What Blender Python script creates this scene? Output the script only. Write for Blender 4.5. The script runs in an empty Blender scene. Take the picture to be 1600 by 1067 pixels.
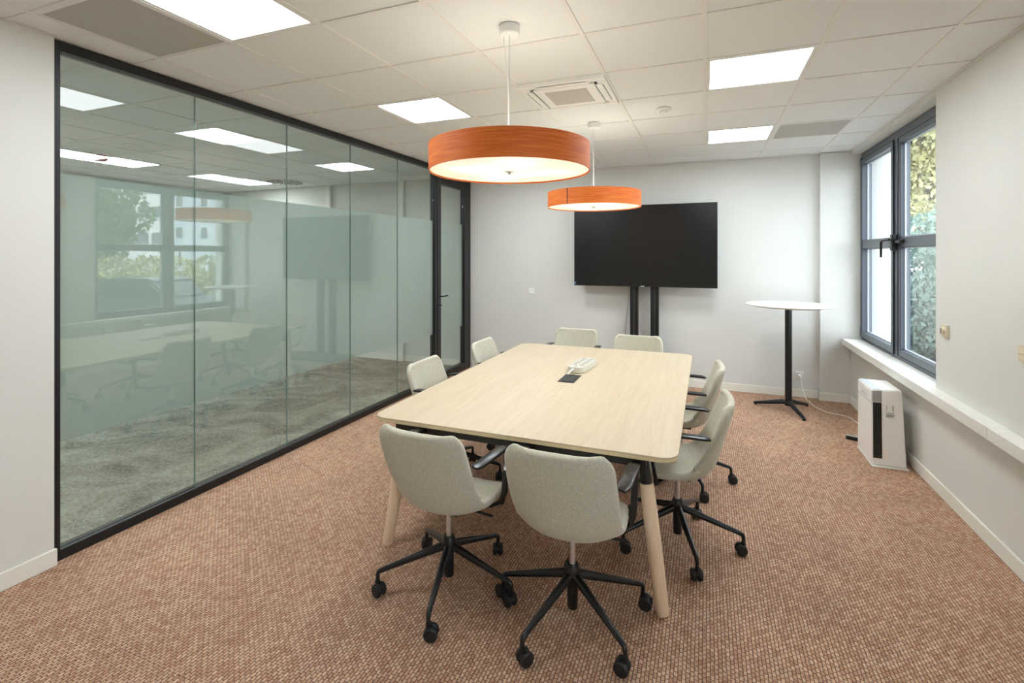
import bpy, bmesh, math, random
from mathutils import Vector, Matrix, Euler
random.seed(7)
R = math.radians
PI = math.pi
SC = bpy.context.scene
COL = SC.collection

# ------------------------------------------------------------------ camera
cam_d = bpy.data.cameras.new('camera')
cam = bpy.data.objects.new('camera', cam_d)
COL.objects.link(cam)
cam.location = (0, 0, 1.65)
cam.rotation_euler = (R(90), 0, 0.37587)
cam_d.sensor_width = 36.0
cam_d.lens = 36.0 * 769.4 / 1600
cam_d.shift_y = -134.7 / 1600
cam_d.clip_start = 0.05
cam_d.clip_end = 400
SC.camera = cam

# ------------------------------------------------------------------ world, exposure
SKY = 5.0
world = bpy.data.worlds.new('world')
SC.world = world
world.use_nodes = True
wn = world.node_tree
wn.nodes.clear()
w_out = wn.nodes.new('ShaderNodeOutputWorld')
w_bg = wn.nodes.new('ShaderNodeBackground')
w_ramp = wn.nodes.new('ShaderNodeValToRGB')
w_tc = wn.nodes.new('ShaderNodeTexCoord')
w_sep = wn.nodes.new('ShaderNodeSeparateXYZ')
wn.links.new(w_tc.outputs['Generated'], w_sep.inputs[0])
wn.links.new(w_sep.outputs['Z'], w_ramp.inputs[0])
w_ramp.color_ramp.elements[0].position = 0.0
w_ramp.color_ramp.elements[0].color = (0.80, 0.88, 0.95, 1)
w_ramp.color_ramp.elements[1].position = 0.8
w_ramp.color_ramp.elements[1].color = (0.78, 0.90, 1.0, 1)
wn.links.new(w_ramp.outputs[0], w_bg.inputs[0])
w_bg.inputs[1].default_value = SKY
wn.links.new(w_bg.outputs[0], w_out.inputs[0])

vs = SC.view_settings
SC.display_settings.display_device = 'sRGB'
vs.view_transform = 'Standard'
vs.look = 'None'
vs.gamma = 1.0
vs.use_curve_mapping = False
vs.exposure = 0.44

sun_d = bpy.data.lights.new('sun', 'SUN')
sun_d.energy = 3.0
sun_d.angle = R(6)
sun_d.color = (1.0, 0.97, 0.92)
sun = bpy.data.objects.new('sun', sun_d)
COL.objects.link(sun)
sun.rotation_euler = Vector((0.50, 0.62, -0.75)).to_track_quat('-Z', 'Y').to_euler()

PANEL = 20.0        # radiance of the ceiling light diffusers
BULB = 76.0        # radiance of the bulbs inside the pendants

# ------------------------------------------------------------------ materials
def lin(c):
    c = c / 255.0
    return c / 12.92 if c <= 0.04045 else ((c + 0.055) / 1.055) ** 2.4

def rgb(r, g, b):
    return (lin(r), lin(g), lin(b), 1)

class NT:
    def __init__(self, name):
        self.m = bpy.data.materials.new(name)
        self.m.use_nodes = True
        self.t = self.m.node_tree
        self.t.nodes.clear()
        self.out = self.t.nodes.new('ShaderNodeOutputMaterial')
    def n(self, kind, **inp):
        nd = self.t.nodes.new('ShaderNode' + kind)
        for k, v in inp.items():
            self.set(nd, k, v)
        return nd
    def set(self, nd, k, v):
        s = nd.inputs[k] if not k.startswith('i') or not k[1:].isdigit() else nd.inputs[int(k[1:])]
        if hasattr(v, 'is_output') or isinstance(v, bpy.types.NodeSocket):
            self.t.links.new(v, s)
        else:
            s.default_value = v
    def link(self, a, b):
        self.t.links.new(a, b)
    def surf(self, sock):
        self.t.links.new(sock, self.out.inputs['Surface'])
        return self.m

def pbr(name, col, rough=0.6, metal=0.0, spec=0.5, noise=0.0, nscale=20.0, bump=0.0, bscale=80.0, stretch=None):
    t = NT(name)
    p = t.n('BsdfPrincipled')
    p.inputs['Base Color'].default_value = col
    p.inputs['Roughness'].default_value = rough
    p.inputs['Metallic'].default_value = metal
    p.inputs['Specular IOR Level'].default_value = spec
    tc = t.n('TexCoord')
    vec = tc.outputs['Object']
    if stretch:
        mp = t.n('Mapping')
        mp.inputs['Scale'].default_value = stretch
        t.link(vec, mp.inputs['Vector'])
        vec = mp.outputs[0]
    if noise:
        nz = t.n('TexNoise', Vector=vec, Scale=nscale, Detail=4.0)
        rp = t.n('MapRange')
        t.link(nz.outputs['Fac'], rp.inputs['Value'])
        rp.inputs['From Min'].default_value = 0.3
        rp.inputs['From Max'].default_value = 0.7
        rp.inputs['To Min'].default_value = 1 - noise
        rp.inputs['To Max'].default_value = 1 + noise
        mx = t.n('VectorMath')
        mx.operation = 'SCALE'
        mx.inputs[0].default_value = col[:3]
        t.link(rp.outputs[0], mx.inputs['Scale'])
        t.link(mx.outputs[0], p.inputs['Base Color'])
    if bump:
        nb = t.n('TexNoise', Vector=vec, Scale=bscale, Detail=3.0)
        bp = t.n('Bump', Height=nb.outputs['Fac'], Strength=bump, Distance=0.01)
        t.link(bp.outputs[0], p.inputs['Normal'])
    return t.surf(p.outputs[0])

def emit(name, col, strength):
    t = NT(name)
    e = t.n('Emission')
    e.inputs['Color'].default_value = col
    e.inputs['Strength'].default_value = strength
    return t.surf(e.outputs[0])

def glass(name, tint, ior=1.5):
    """thin pane: tinted see-through with a Fresnel reflection on either face"""
    t = NT(name)
    geo = t.n('NewGeometry')
    mr = t.n('MapRange')
    t.link(geo.outputs['Backfacing'], mr.inputs['Value'])
    mr.inputs['To Min'].default_value = ior
    mr.inputs['To Max'].default_value = 1.0 / ior
    fr = t.n('Fresnel', IOR=mr.outputs[0])
    tr = t.n('BsdfTransparent')
    tr.inputs['Color'].default_value = tint
    gl = t.n('BsdfGlossy')
    gl.inputs['Roughness'].default_value = 0.0
    gl.inputs['Color'].default_value = (1, 1, 1, 1)
    mx = t.n('MixShader', i0=fr.outputs[0], i1=tr.outputs[0], i2=gl.outputs[0])
    return t.surf(mx.outputs[0])

M = {}
M['wall'] = pbr('wall_paint', rgb(222, 220, 213), 0.85, noise=0.012, nscale=3, bump=0.03, bscale=300)
M['wall_far'] = pbr('wall_paint_far', rgb(222, 221, 216), 0.8, noise=0.012, nscale=3, bump=0.03, bscale=300)
M['trim'] = pbr('white_trim', rgb(236, 233, 222), 0.5)
M['sill'] = pbr('sill_stone', rgb(236, 234, 226), 0.45, noise=0.02, nscale=30)
M['tile'] = pbr('ceiling_tile_white', rgb(233, 233, 231), 0.95, noise=0.015, nscale=220)
M['tbar'] = pbr('ceiling_bar_white', rgb(232, 229, 224), 0.6)
M['black'] = pbr('black_powder_coat', rgb(22, 22, 24), 0.3)
M['black_frame'] = pbr('black_aluminium', rgb(20, 20, 21), 0.4)
M['black_gloss'] = pbr('black_plastic', rgb(26, 25, 25), 0.28)
M['rubber'] = pbr('black_rubber', rgb(26, 26, 28), 0.5)
M['chrome'] = pbr('brushed_steel', rgb(222, 222, 222), 0.4, metal=1.0)
M['white_plastic'] = pbr('white_plastic', rgb(248, 246, 240), 0.4)
M['strip_plastic'] = pbr('strip_plastic', rgb(218, 214, 200), 0.45)
M['cream_plastic'] = pbr('cream_plastic', rgb(222, 211, 184), 0.45)
M['white_matt'] = pbr('white_matt', rgb(240, 239, 235), 0.5)
M['grey_plastic'] = pbr('grey_plastic', rgb(165, 160, 156), 0.4)
M['silver'] = pbr('silver_plastic', rgb(205, 210, 218), 0.25, spec=0.6)
M['dark_grey'] = pbr('dark_grey', rgb(52, 50, 46), 0.5)
M['anthracite'] = pbr('anthracite_aluminium', rgb(80, 87, 97), 0.35, spec=0.6)
M['screen'] = pbr('screen', rgb(13, 12, 12), 0.3, spec=0.45)
M['red'] = pbr('red_plastic', rgb(150, 40, 34), 0.4)
M['lamp_inner'] = pbr('lamp_inner_white', rgb(245, 235, 215), 0.8)
M['panel_light'] = emit('panel_light', (0.89, 0.955, 1.0, 1), PANEL)
M['panel_off'] = emit('panel_light_dimmed', (0.95, 0.98, 1.0, 1), 0.9)
M['bulb'] = emit('bulb_glow', (1.0, 0.93, 0.82, 1), BULB)
M['partition_glass'] = glass('partition_glass', (0.905, 0.935, 0.92, 1), 1.75)
M['window_glass'] = glass('window_glass', (0.97, 0.985, 0.98, 1), 1.45)
M['next_floor'] = None

def mat_diffuser():
    t = NT('lamp_diffuser')
    a = t.n('BsdfTranslucent')
    a.inputs['Color'].default_value = (0.97, 0.95, 0.90, 1)
    b = t.n('BsdfDiffuse')
    b.inputs['Color'].default_value = (0.85, 0.84, 0.8, 1)
    mx = t.n('MixShader', i0=0.18, i1=a.outputs[0], i2=b.outputs[0])
    return t.surf(mx.outputs[0])
M['diffuser'] = mat_diffuser()

def mat_frost():
    t = NT('frosted_film')
    a = t.n('BsdfTranslucent')
    a.inputs['Color'].default_value = (0.83, 0.88, 0.84, 1)
    b = t.n('BsdfDiffuse')
    b.inputs['Color'].default_value = (0.50, 0.545, 0.515, 1)
    mx = t.n('MixShader', i0=0.5, i1=a.outputs[0], i2=b.outputs[0])
    return t.surf(mx.outputs[0])
M['frost'] = mat_frost()

def mat_wood(name, light, dark, along='Y', rough=0.42):
    t = NT(name)
    tc = t.n('TexCoord')
    mp = t.n('Mapping', Vector=tc.outputs['Object'])
    sc = {'X': (1.2, 26, 26), 'Y': (26, 1.2, 26), 'Z': (26, 26, 1.2)}[along]
    mp.inputs['Scale'].default_value = sc
    n1 = t.n('TexNoise', Vector=mp.outputs[0], Scale=1.0, Detail=6.0, Roughness=0.6, Distortion=0.5)
    mp2 = t.n('Mapping', Vector=tc.outputs['Object'])
    mp2.inputs['Scale'].default_value = tuple(s * 5 for s in sc)
    n2 = t.n('TexNoise', Vector=mp2.outputs[0], Scale=1.0, Detail=3.0)
    ad = t.n('Math', i0=n1.outputs['Fac'], i1=n2.outputs['Fac'])
    rp = t.n('ValToRGB')
    md = t.n('Math', i0=ad.outputs[0], i1=0.5)
    md.operation = 'MULTIPLY'
    t.link(md.outputs[0], rp.inputs[0])
    rp.color_ramp.elements[0].position = 0.3
    rp.color_ramp.elements[0].color = dark
    rp.color_ramp.elements[1].position = 0.7
    rp.color_ramp.elements[1].color = light
    p = t.n('BsdfPrincipled', Roughness=rough)
    t.link(rp.outputs[0], p.inputs['Base Color'])
    return t.surf(p.outputs[0])
M['wood'] = mat_wood('birch_top', rgb(219, 202, 175), rgb(205, 185, 154), 'Y', 0.5)
M['wood_edge'] = pbr('birch_edge', rgb(226, 206, 164), 0.5, noise=0.05, nscale=40)
M['wood_leg'] = mat_wood('beech_leg', rgb(250, 226, 196), rgb(240, 208, 174), 'Z', 0.5)

def mat_shade():
    """orange veneer-like lamp fabric with horizontal grain"""
    t = NT('orange_shade')
    tc = t.n('TexCoord')
    mp = t.n('Mapping', Vector=tc.outputs['Object'])
    mp.inputs['Scale'].default_value = (5, 5, 130)
    n1 = t.n('TexNoise', Vector=mp.outputs[0], Scale=1.0, Detail=6.0, Roughness=0.65)
    rp = t.n('ValToRGB')
    t.link(n1.outputs['Fac'], rp.inputs[0])
    rp.color_ramp.elements[0].position = 0.3
    rp.color_ramp.elements[0].color = rgb(212, 88, 12)
    rp.color_ramp.elements[1].position = 0.72
    rp.color_ramp.elements[1].color = rgb(248, 142, 52)
    p = t.n('BsdfPrincipled', Roughness=0.6)
    t.link(rp.outputs[0], p.inputs['Base Color'])
    return t.surf(p.outputs[0])
M['shade'] = mat_shade()
M['shade_seam'] = pbr('shade_seam', rgb(110, 44, 10), 0.7)

def mat_fabric(name, c1, c2):
    t = NT(name)
    tc = t.n('TexCoord')
    n1 = t.n('TexNoise', Vector=tc.outputs['Object'], Scale=260.0, Detail=2.0)
    n2 = t.n('TexNoise', Vector=tc.outputs['Object'], Scale=140.0, Detail=3.0)
    ad = t.n('Math', i0=n1.outputs['Fac'], i1=n2.outputs['Fac'])
    md = t.n('Math', i0=ad.outputs[0], i1=0.5)
    md.operation = 'MULTIPLY'
    rp = t.n('ValToRGB')
    t.link(md.outputs[0], rp.inputs[0])
    rp.color_ramp.elements[0].position = 0.36
    rp.color_ramp.elements[0].color = c1
    rp.color_ramp.elements[1].position = 0.64
    rp.color_ramp.elements[1].color = c2
    bp = t.n('Bump', Height=n1.outputs['Fac'], Strength=0.25, Distance=0.002)
    p = t.n('BsdfPrincipled', Roughness=0.95)
    p.inputs['Sheen Weight'].default_value = 0.25
    p.inputs['Specular IOR Level'].default_value = 0.2
    t.link(rp.outputs[0], p.inputs['Base Color'])
    t.link(bp.outputs[0], p.inputs['Normal'])
    return t.surf(p.outputs[0])
M['fabric'] = mat_fabric('chair_fabric', rgb(184, 179, 160), rgb(212, 208, 191))

def mat_carpet():
    """flat-woven carpet: stitches in rows along the room, each its own tone"""
    t = NT('woven_carpet')
    geo = t.n('NewGeometry')
    oi = t.n('ObjectInfo')
    sep = t.n('SeparateXYZ', Vector=geo.outputs['Position'])
    cmb = t.n('CombineXYZ', X=sep.outputs['Y'], Y=sep.outputs['X'])
    ofs = t.n('Math', i0=oi.outputs['Random'], i1=3.7)
    ofs.operation = 'MULTIPLY'
    nz = t.n('TexNoise', Vector=geo.outputs['Position'], Scale=70.0, Detail=3.0)
    wob = t.n('VectorMath', i0=nz.outputs['Color'], i1=(0.5, 0.5, 0.5))
    wob.operation = 'SUBTRACT'
    wsc = t.n('VectorMath', i0=wob.outputs[0])
    wsc.operation = 'SCALE'
    wsc.inputs['Scale'].default_value = 0.009
    v1 = t.n('VectorMath', i0=cmb.outputs[0], i1=wsc.outputs[0])
    v1.operation = 'ADD'
    br = t.n('TexBrick', Vector=v1.outputs[0])
    br.offset = 0.5
    br.inputs['Color1'].default_value = rgb(220, 184, 154)
    br.inputs['Color2'].default_value = rgb(186, 138, 108)
    br.inputs['Mortar'].default_value = rgb(88, 54, 40)
    br.inputs['Scale'].default_value = 1.0
    br.inputs['Mortar Size'].default_value = 0.0030
    br.inputs['Mortar Smooth'].default_value = 1.0
    br.inputs['Bias'].default_value = 0.0
    br.inputs['Brick Width'].default_value = 0.024
    br.inputs['Row Height'].default_value = 0.0150
    n2 = t.n('TexNoise', Vector=geo.outputs['Position'], Scale=2.4, Detail=4.0)
    n3 = t.n('TexNoise', Vector=geo.outputs['Position'], Scale=190.0, Detail=4.0, Roughness=0.7)
    n2s = t.n('Math', i0=n2.outputs['Fac'], i1=0.25)
    n2s.operation = 'MULTIPLY'
    ad = t.n('Math', i0=n2s.outputs[0], i1=n3.outputs['Fac'])
    mr = t.n('MapRange')
    t.link(ad.outputs[0], mr.inputs['Value'])
    mr.inputs['From Min'].default_value = 0.375
    mr.inputs['From Max'].default_value = 0.875
    mr.inputs['To Min'].default_value = 0.52
    mr.inputs['To Max'].default_value = 1.48
    sc = t.n('VectorMath', i0=br.outputs['Color'])
    sc.operation = 'SCALE'
    t.link(mr.outputs[0], sc.inputs['Scale'])
    inv = t.n('Math', i0=1.0, i1=br.outputs['Fac'])
    inv.operation = 'SUBTRACT'
    hb = t.n('Math', i0=inv.outputs[0], i1=n3.outputs['Fac'])
    bp = t.n('Bump', Height=hb.outputs[0], Strength=0.7, Distance=0.003)
    p = t.n('BsdfPrincipled', Roughness=0.7)
    p.inputs['Specular IOR Level'].default_value = 0.5
    t.link(sc.outputs[0], p.inputs['Base Color'])
    t.link(bp.outputs[0], p.inputs['Normal'])
    return t.surf(p.outputs[0])
M['carpet'] = mat_carpet()

def mat_grey_carpet():
    t = NT('grey_swirl_carpet')
    geo = t.n('NewGeometry')
    n1 = t.n('TexNoise', Vector=geo.outputs['Position'], Scale=1.6, Detail=8.0, Roughness=0.65, Distortion=1.6)
    n2 = t.n('TexNoise', Vector=geo.outputs['Position'], Scale=45.0, Detail=4.0, Roughness=0.7, Distortion=1.0)
    ad = t.n('Math', i0=n1.outputs['Fac'], i1=n2.outputs['Fac'])
    md = t.n('Math', i0=ad.outputs[0], i1=0.5)
    md.operation = 'MULTIPLY'
    rp = t.n('ValToRGB')
    t.link(md.outputs[0], rp.inputs[0])
    rp.color_ramp.elements[0].position = 0.38
    rp.color_ramp.elements[0].color = rgb(98, 100, 92)
    rp.color_ramp.elements[1].position = 0.62
    rp.color_ramp.elements[1].color = rgb(186, 186, 172)
    p = t.n('BsdfPrincipled', Roughness=0.95)
    p.inputs['Specular IOR Level'].default_value = 0.1
    t.link(rp.outputs[0], p.inputs['Base Color'])
    return t.surf(p.outputs[0])
M['grey_carpet'] = mat_grey_carpet()

def mat_perforated():
    """metal tile with a grid of small punched holes"""
    t = NT('perforated_metal')
    geo = t.n('NewGeometry')
    mp = t.n('VectorMath', i0=geo.outputs['Position'], i1=(160.0, 160.0, 0.0))
    mp.operation = 'MULTIPLY'
    fr = t.n('VectorMath', i0=mp.outputs[0])
    fr.operation = 'FRACTION'
    sb = t.n('VectorMath', i0=fr.outputs[0], i1=(0.5, 0.5, 0.0))
    sb.operation = 'SUBTRACT'
    ln = t.n('VectorMath', i0=sb.outputs[0])
    ln.operation = 'LENGTH'
    lt = t.n('Math', i0=ln.outputs['Value'], i1=0.3)
    lt.operation = 'LESS_THAN'
    mx = t.n('MixRGB', Fac=lt.outputs[0])
    mx.inputs[1].default_value = rgb(206, 201, 192)
    mx.inputs[2].default_value = rgb(92, 88, 80)
    p = t.n('BsdfPrincipled', Roughness=0.6)
    t.link(mx.outputs[0], p.inputs['Base Color'])
    return t.surf(p.outputs[0])
M['perforated'] = mat_perforated()

M['leaf'] = [pbr('leaf_green', rgb(88, 112, 58), 0.6, noise=0.3, nscale=0.8),
             pbr('leaf_yellow_hazed', rgb(186, 180, 130), 0.6, noise=0.3, nscale=0.8),  # yellow leaves, paled in colour for glass haze and overexposure
             pbr('leaf_haze_blue_green', rgb(132, 154, 142), 0.6, noise=0.3, nscale=0.8)]  # blue-grey window haze mixed into the leaf colour
M['hedge_leaf'] = pbr('hedge_leaf', rgb(170, 170, 122), 0.6, noise=0.3, nscale=0.8)
M['bark'] = pbr('bark', rgb(92, 78, 64), 0.9, noise=0.2, nscale=8)
M['render_white'] = pbr('facade_render', rgb(238, 238, 234), 0.9, noise=0.03, nscale=0.6)
M['render_pale'] = pbr('facade_pale_blue', rgb(205, 214, 222), 0.9)
M['facade_band'] = pbr('facade_grey_band', rgb(176, 178, 180), 0.8)
M['facade_window'] = pbr('facade_window', rgb(96, 104, 112), 0.12, spec=0.8)
M['asphalt'] = pbr('asphalt', rgb(120, 120, 116), 0.9, noise=0.1, nscale=6)
M['car_paint'] = pbr('car_dark', rgb(58, 62, 66), 0.2, spec=0.7)
M['car_glass'] = pbr('car_glass', rgb(40, 46, 52), 0.1, spec=0.8)

# ------------------------------------------------------------------ mesh helpers
def link(name, mesh, parent=None, loc=None, rot=None):
    o = bpy.data.objects.new(name, mesh)
    COL.objects.link(o)
    if parent is not None:
        o.parent = parent
    if loc is not None:
        o.location = loc
    if rot is not None:
        o.rotation_euler = rot
    return o

class G:
    """collects shapes for one mesh object"""
    def __init__(self):
        self.bm = bmesh.new()
    def box(self, x0, x1, y0, y1, z0, z1, bevel=0.0, seg=2):
        r = bmesh.ops.create_cube(self.bm, size=1.0)
        vs_ = r['verts']
        for v in vs_:
            v.co = Vector((x0 + (v.co.x + .5) * (x1 - x0), y0 + (v.co.y + .5) * (y1 - y0), z0 + (v.co.z + .5) * (z1 - z0)))
        if bevel:
            es = {e for v in vs_ for e in v.link_edges}
            bmesh.ops.bevel(self.bm, geom=list(es), offset=bevel, segments=seg, affect='EDGES', profile=0.5)
        return self
    def tube(self, pts, rads, n=12, caps=True):
        """round tube along points with a radius at each"""
        pts = [Vector(p) for p in pts]
        if not hasattr(rads, '__len__'):
            rads = [rads] * len(pts)
        rings = []
        up = None
        for i, p in enumerate(pts):
            a = pts[max(0, i - 1)]
            b = pts[min(len(pts) - 1, i + 1)]
            d = (b - a).normalized()
            if up is None:
                up = Vector((0, 0, 1)) if abs(d.z) < 0.9 else Vector((1, 0, 0))
            x = d.cross(up)
            if x.length < 1e-5:
                x = d.orthogonal()
            x.normalize()
            y = x.cross(d).normalized()
            up = y
            rings.append([self.bm.verts.new(p + (x * math.cos(2 * PI * k / n) + y * math.sin(2 * PI * k / n)) * rads[i]) for k in range(n)])
        for a, b in zip(rings, rings[1:]):
            for k in range(n):
                self.bm.faces.new((a[k], a[(k + 1) % n], b[(k + 1) % n], b[k]))
        if caps:
            self.bm.faces.new(list(reversed(rings[0])))
            self.bm.faces.new(rings[-1])
        return self
    def lathe(self, prof, n=48, c=(0, 0), close=False):
        """profile [(r,z)] turned about the z axis at c"""
        rings = []
        for r, z in prof:
            if r < 1e-6:
                rings.append([self.bm.verts.new((c[0], c[1], z))])
            else:
                rings.append([self.bm.verts.new((c[0] + r * math.cos(2 * PI * k / n), c[1] + r * math.sin(2 * PI * k / n), z)) for k in range(n)])
        seq = list(zip(rings, rings[1:]))
        if close:
            seq.append((rings[-1], rings[0]))
        for a, b in seq:
            if len(a) == 1 and len(b) == 1:
                continue
            for k in range(n):
                k2 = (k + 1) % n
                if len(a) == 1:
                    self.bm.faces.new((a[0], b[k], b[k2]))
                elif len(b) == 1:
                    self.bm.faces.new((a[k], a[k2], b[0]))
                else:
                    self.bm.faces.new((a[k], a[k2], b[k2], b[k]))
        return self
    def prism(self, outline, z0, z1, bevel=0.0):
        """upright prism of an outline [(x,y)]"""
        lo = [self.bm.verts.new((x, y, z0)) for x, y in outline]
        hi = [self.bm.verts.new((x, y, z1)) for x, y in outline]
        f1 = self.bm.faces.new(list(reversed(lo)))
        f2 = self.bm.faces.new(hi)
        n = len(lo)
        for k in range(n):
            self.bm.faces.new((lo[k], lo[(k + 1) % n], hi[(k + 1) % n], hi[k]))
        if bevel:
            es = list(f1.edges) + list(f2.edges)
            bmesh.ops.bevel(self.bm, geom=es, offset=bevel, segments=2, affect='EDGES', profile=0.5)
        return self
    def disc(self, c, axis, r, w, n=20, bevel=0.0):
        """short cylinder centred on c along a unit axis"""
        axis = Vector(axis).normalized()
        c = Vector(c)
        b = bevel
        if b:
            self.tube([c - axis * w / 2, c - axis * (w / 2 - b), c + axis * (w / 2 - b), c + axis * w / 2], [r - b, r, r, r - b], n)
        else:
            self.tube([c - axis * w / 2, c + axis * w / 2], r, n)
        return self
    def mesh(self, name, mat, smooth=False, angle=35):
        bmesh.ops.recalc_face_normals(self.bm, faces=self.bm.faces)
        me = bpy.data.meshes.new(name)
        if smooth:
            for f in self.bm.faces:
                f.smooth = True
            for e in self.bm.edges:
                if len(e.link_faces) == 2 and e.calc_face_angle(0) > R(angle):
                    e.smooth = False
        self.bm.to_mesh(me)
        self.bm.free()
        if mat is not None:
            me.materials.append(mat)
        return me
    def obj(self, name, mat, parent=None, smooth=False, loc=None, rot=None):
        return link(name, self.mesh(name, mat, smooth), parent, loc, rot)

def thing(name, label, cat, loc=(0, 0, 0), rz=0.0, group=None):
    o = bpy.data.objects.new(name, None)
    o.empty_display_size = 0.1
    COL.objects.link(o)
    o.location = loc
    o.rotation_euler = (0, 0, rz)
    o['label'] = label
    o['category'] = cat
    if group:
        o['group'] = group
    return o

def tag(o, label, cat, group=None):
    o['label'] = label
    o['category'] = cat
    if group:
        o['group'] = group
    return o

def struct_empty(name, label=None):
    o = bpy.data.objects.new(name, None)
    COL.objects.link(o)
    o['kind'] = 'structure'
    if label:
        o['label'] = label
    return o

def struct(o, label=None):
    o['kind'] = 'structure'
    if label:
        o['label'] = label
    return o

def copy_tree(o, parent=None):
    c = o.copy()
    COL.objects.link(c)
    if parent is not None:
        c.parent = parent
    for ch in list(o.children):
        copy_tree(ch, c)
    return c

def rounded(x0, x1, y0, y1, r, n=8):
    pts = []
    for cx, cy, a0 in ((x1 - r, y1 - r, 0), (x0 + r, y1 - r, 90), (x0 + r, y0 + r, 180), (x1 - r, y0 + r, 270)):
        for k in range(n + 1):
            a = R(a0 + 90 * k / n)
            pts.append((cx + r * math.cos(a), cy + r * math.sin(a)))
    return pts

# ------------------------------------------------------------------ dimensions
CEIL = 2.809
GX, GY = -0.0088, 3.149          # ceiling grid origin, 0.6 m modules
XL, XR = -3.225, 1.50            # faces of the left and right walls
YB, YF = -1.65, 6.565            # faces of the back and far walls
GLX = -3.275                     # plane of the glass partition
Y_GL = 1.545                     # where the partition begins
NX0, NY1 = -8.28, 6.53           # next room: far left wall, far wall

def gx(i):
    return GX + 0.6 * i
def gy(j):
    return GY + 0.6 * j

# ------------------------------------------------------------------ room shell
floor = G().box(XL - 0.1, XR + 0.02, YB - 0.02, YF + 0.02, -0.12, -0.008).obj('floor', M['dark_grey'])
struct(floor, 'floor laid with square brown woven carpet tiles')
TS = 0.5
tx0, ty0 = -2.93 - TS, 2.82 - TS * 9
tile_meshes = {}
ix = 0
x = tx0
while x < XR:
    y = ty0
    while y < YF:
        xa, xb = max(x, XL - 0.06), min(x + TS, XR)
        ya, yb = max(y, YB), min(y + TS, YF)
        if xb - xa > 0.01 and yb - ya > 0.01:
            key = (round(xb - xa, 3), round(yb - ya, 3))
            if key not in tile_meshes:
                g = 0.0005
                tile_meshes[key] = G().box(g, key[0] - g, g, key[1] - g, -0.0075, 0.0, 0.0006, 1).mesh('carpet_tile', M['carpet'])
            link('carpet_tile', tile_meshes[key], floor, (xa, ya, 0))
        y += TS
    x += TS

# ceiling: white T bars with lay-in tiles
LIGHTS = [(0, 0), (0, 3), (-4, 0), (-4, -3), (-4, 3)]
VENTS = [(-5, -3), (-5, 4), (1, 3)]
AC = (-2, 0)

def build_ceiling(name, x0, x1, y0, y1, skip, label, GX=GX, GY=GY):
    def gx(i):
        return GX + 0.6 * i
    def gy(j):
        return GY + 0.6 * j
    root = struct(G().box(x0 - 0.03, x1 + 0.05, y0 - 0.05, y1 + 0.05, CEIL + 0.1405, CEIL + 0.2).obj(name, M['tile']), label)
    g = G()
    i = math.ceil((x0 - GX) / 0.6)
    while gx(i) < x1:
        g.box(gx(i) - 0.012, gx(i) + 0.012, y0, y1, CEIL, CEIL + 0.03)
        i += 1
    grid_y = G()
    j = math.ceil((y0 - GY) / 0.6)
    while gy(j) < y1:
        g.box(x0, x1, gy(j) - 0.012, gy(j) + 0.012, CEIL + 0.0004, CEIL + 0.03)
        j += 1
    bars = g.obj('ceiling_bars', M['tbar'], root)
    bars['kind'] = 'stuff'
    meshes = {}
    for i in range(math.floor((x0 - GX) / 0.6), math.ceil((x1 - GX) / 0.6)):
        for j in range(math.floor((y0 - GY) / 0.6), math.ceil((y1 - GY) / 0.6)):
            if (i, j) in skip:
                continue
            xa, xb = max(gx(i), x0), min(gx(i + 1), x1)
            ya, yb = max(gy(j), y0), min(gy(j + 1), y1)
            if xb - xa < 0.03 or yb - ya < 0.03:
                continue
            key = (round(xb - xa, 3), round(yb - ya, 3))
            if key not in meshes:
                meshes[key] = G().box(0.003, key[0] - 0.003, 0.003, key[1] - 0.003, 0, 0.015).mesh('ceiling_tile', M['tile'])
            link('ceiling_tile', meshes[key], root, (xa, ya, CEIL + 0.0055 + random.uniform(-.0008, .0008)))
    return root

build_ceiling('ceiling', XL - 0.045, XR + 0.0, YB, YF, set(LIGHTS + VENTS + [AC]), 'white suspended ceiling of square mineral tiles')

# left wall (solid part near the camera), back wall, far wall, right wall
struct(G().box(XL - 0.12, XL, YB - 0.02, Y_GL - 0.003, 0.0, CEIL + 0.14).obj('wall_left', M['wall']), 'plain white wall at the left edge')
struct(G().box(XL - 0.12, XR + 0.3, YB - 0.14, YB - 0.001, 0.0, CEIL + 0.14).obj('wall_back', M['wall']))
struct(G().box(XL - 0.12, XR + 0.45, YF + 0.001, YF + 0.2, 0.0, CEIL + 0.14).obj('wall_far', M['wall_far']), 'white end wall behind the screen')
struct(G().box(1.205, XR + 0.45, 6.50, YF, 0.0, CEIL - 0.0002, 0.002, 1).obj('wall_pilaster', M['wall_far']), 'shallow white pilaster in the far right corner')
YP = 4.314
YQ = 0.864
wr = G().box(XR + 0.001, XR + 0.30, YQ, YP, 0.0, CEIL + 0.14).obj('wall_right', M['wall'])
struct(wr, 'white wall pier and parapet on the window side')
G().box(XR + 0.001, XR + 0.30, YP, 6.50, 0.0, 0.665).obj('parapet', M['wall'], wr)
G().box(XR + 0.001, XR + 0.30, YP, 6.50, 2.775, CEIL + 0.14).obj('lintel', M['wall'], wr)
G().box(XR + 0.001, XR + 0.30, YB - 0.02, YQ, 0.0, 0.665).obj('parapet', M['wall'], wr)
G().box(XR + 0.001, XR + 0.30, YB - 0.02, YQ, 2.775, CEIL + 0.14).obj('lintel', M['wall'], wr)
G().box(XR + 0.001, XR + 0.30, YB - 0.02, -1.34, 0.666, 2.774).obj('pier', M['wall'], wr)

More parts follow.
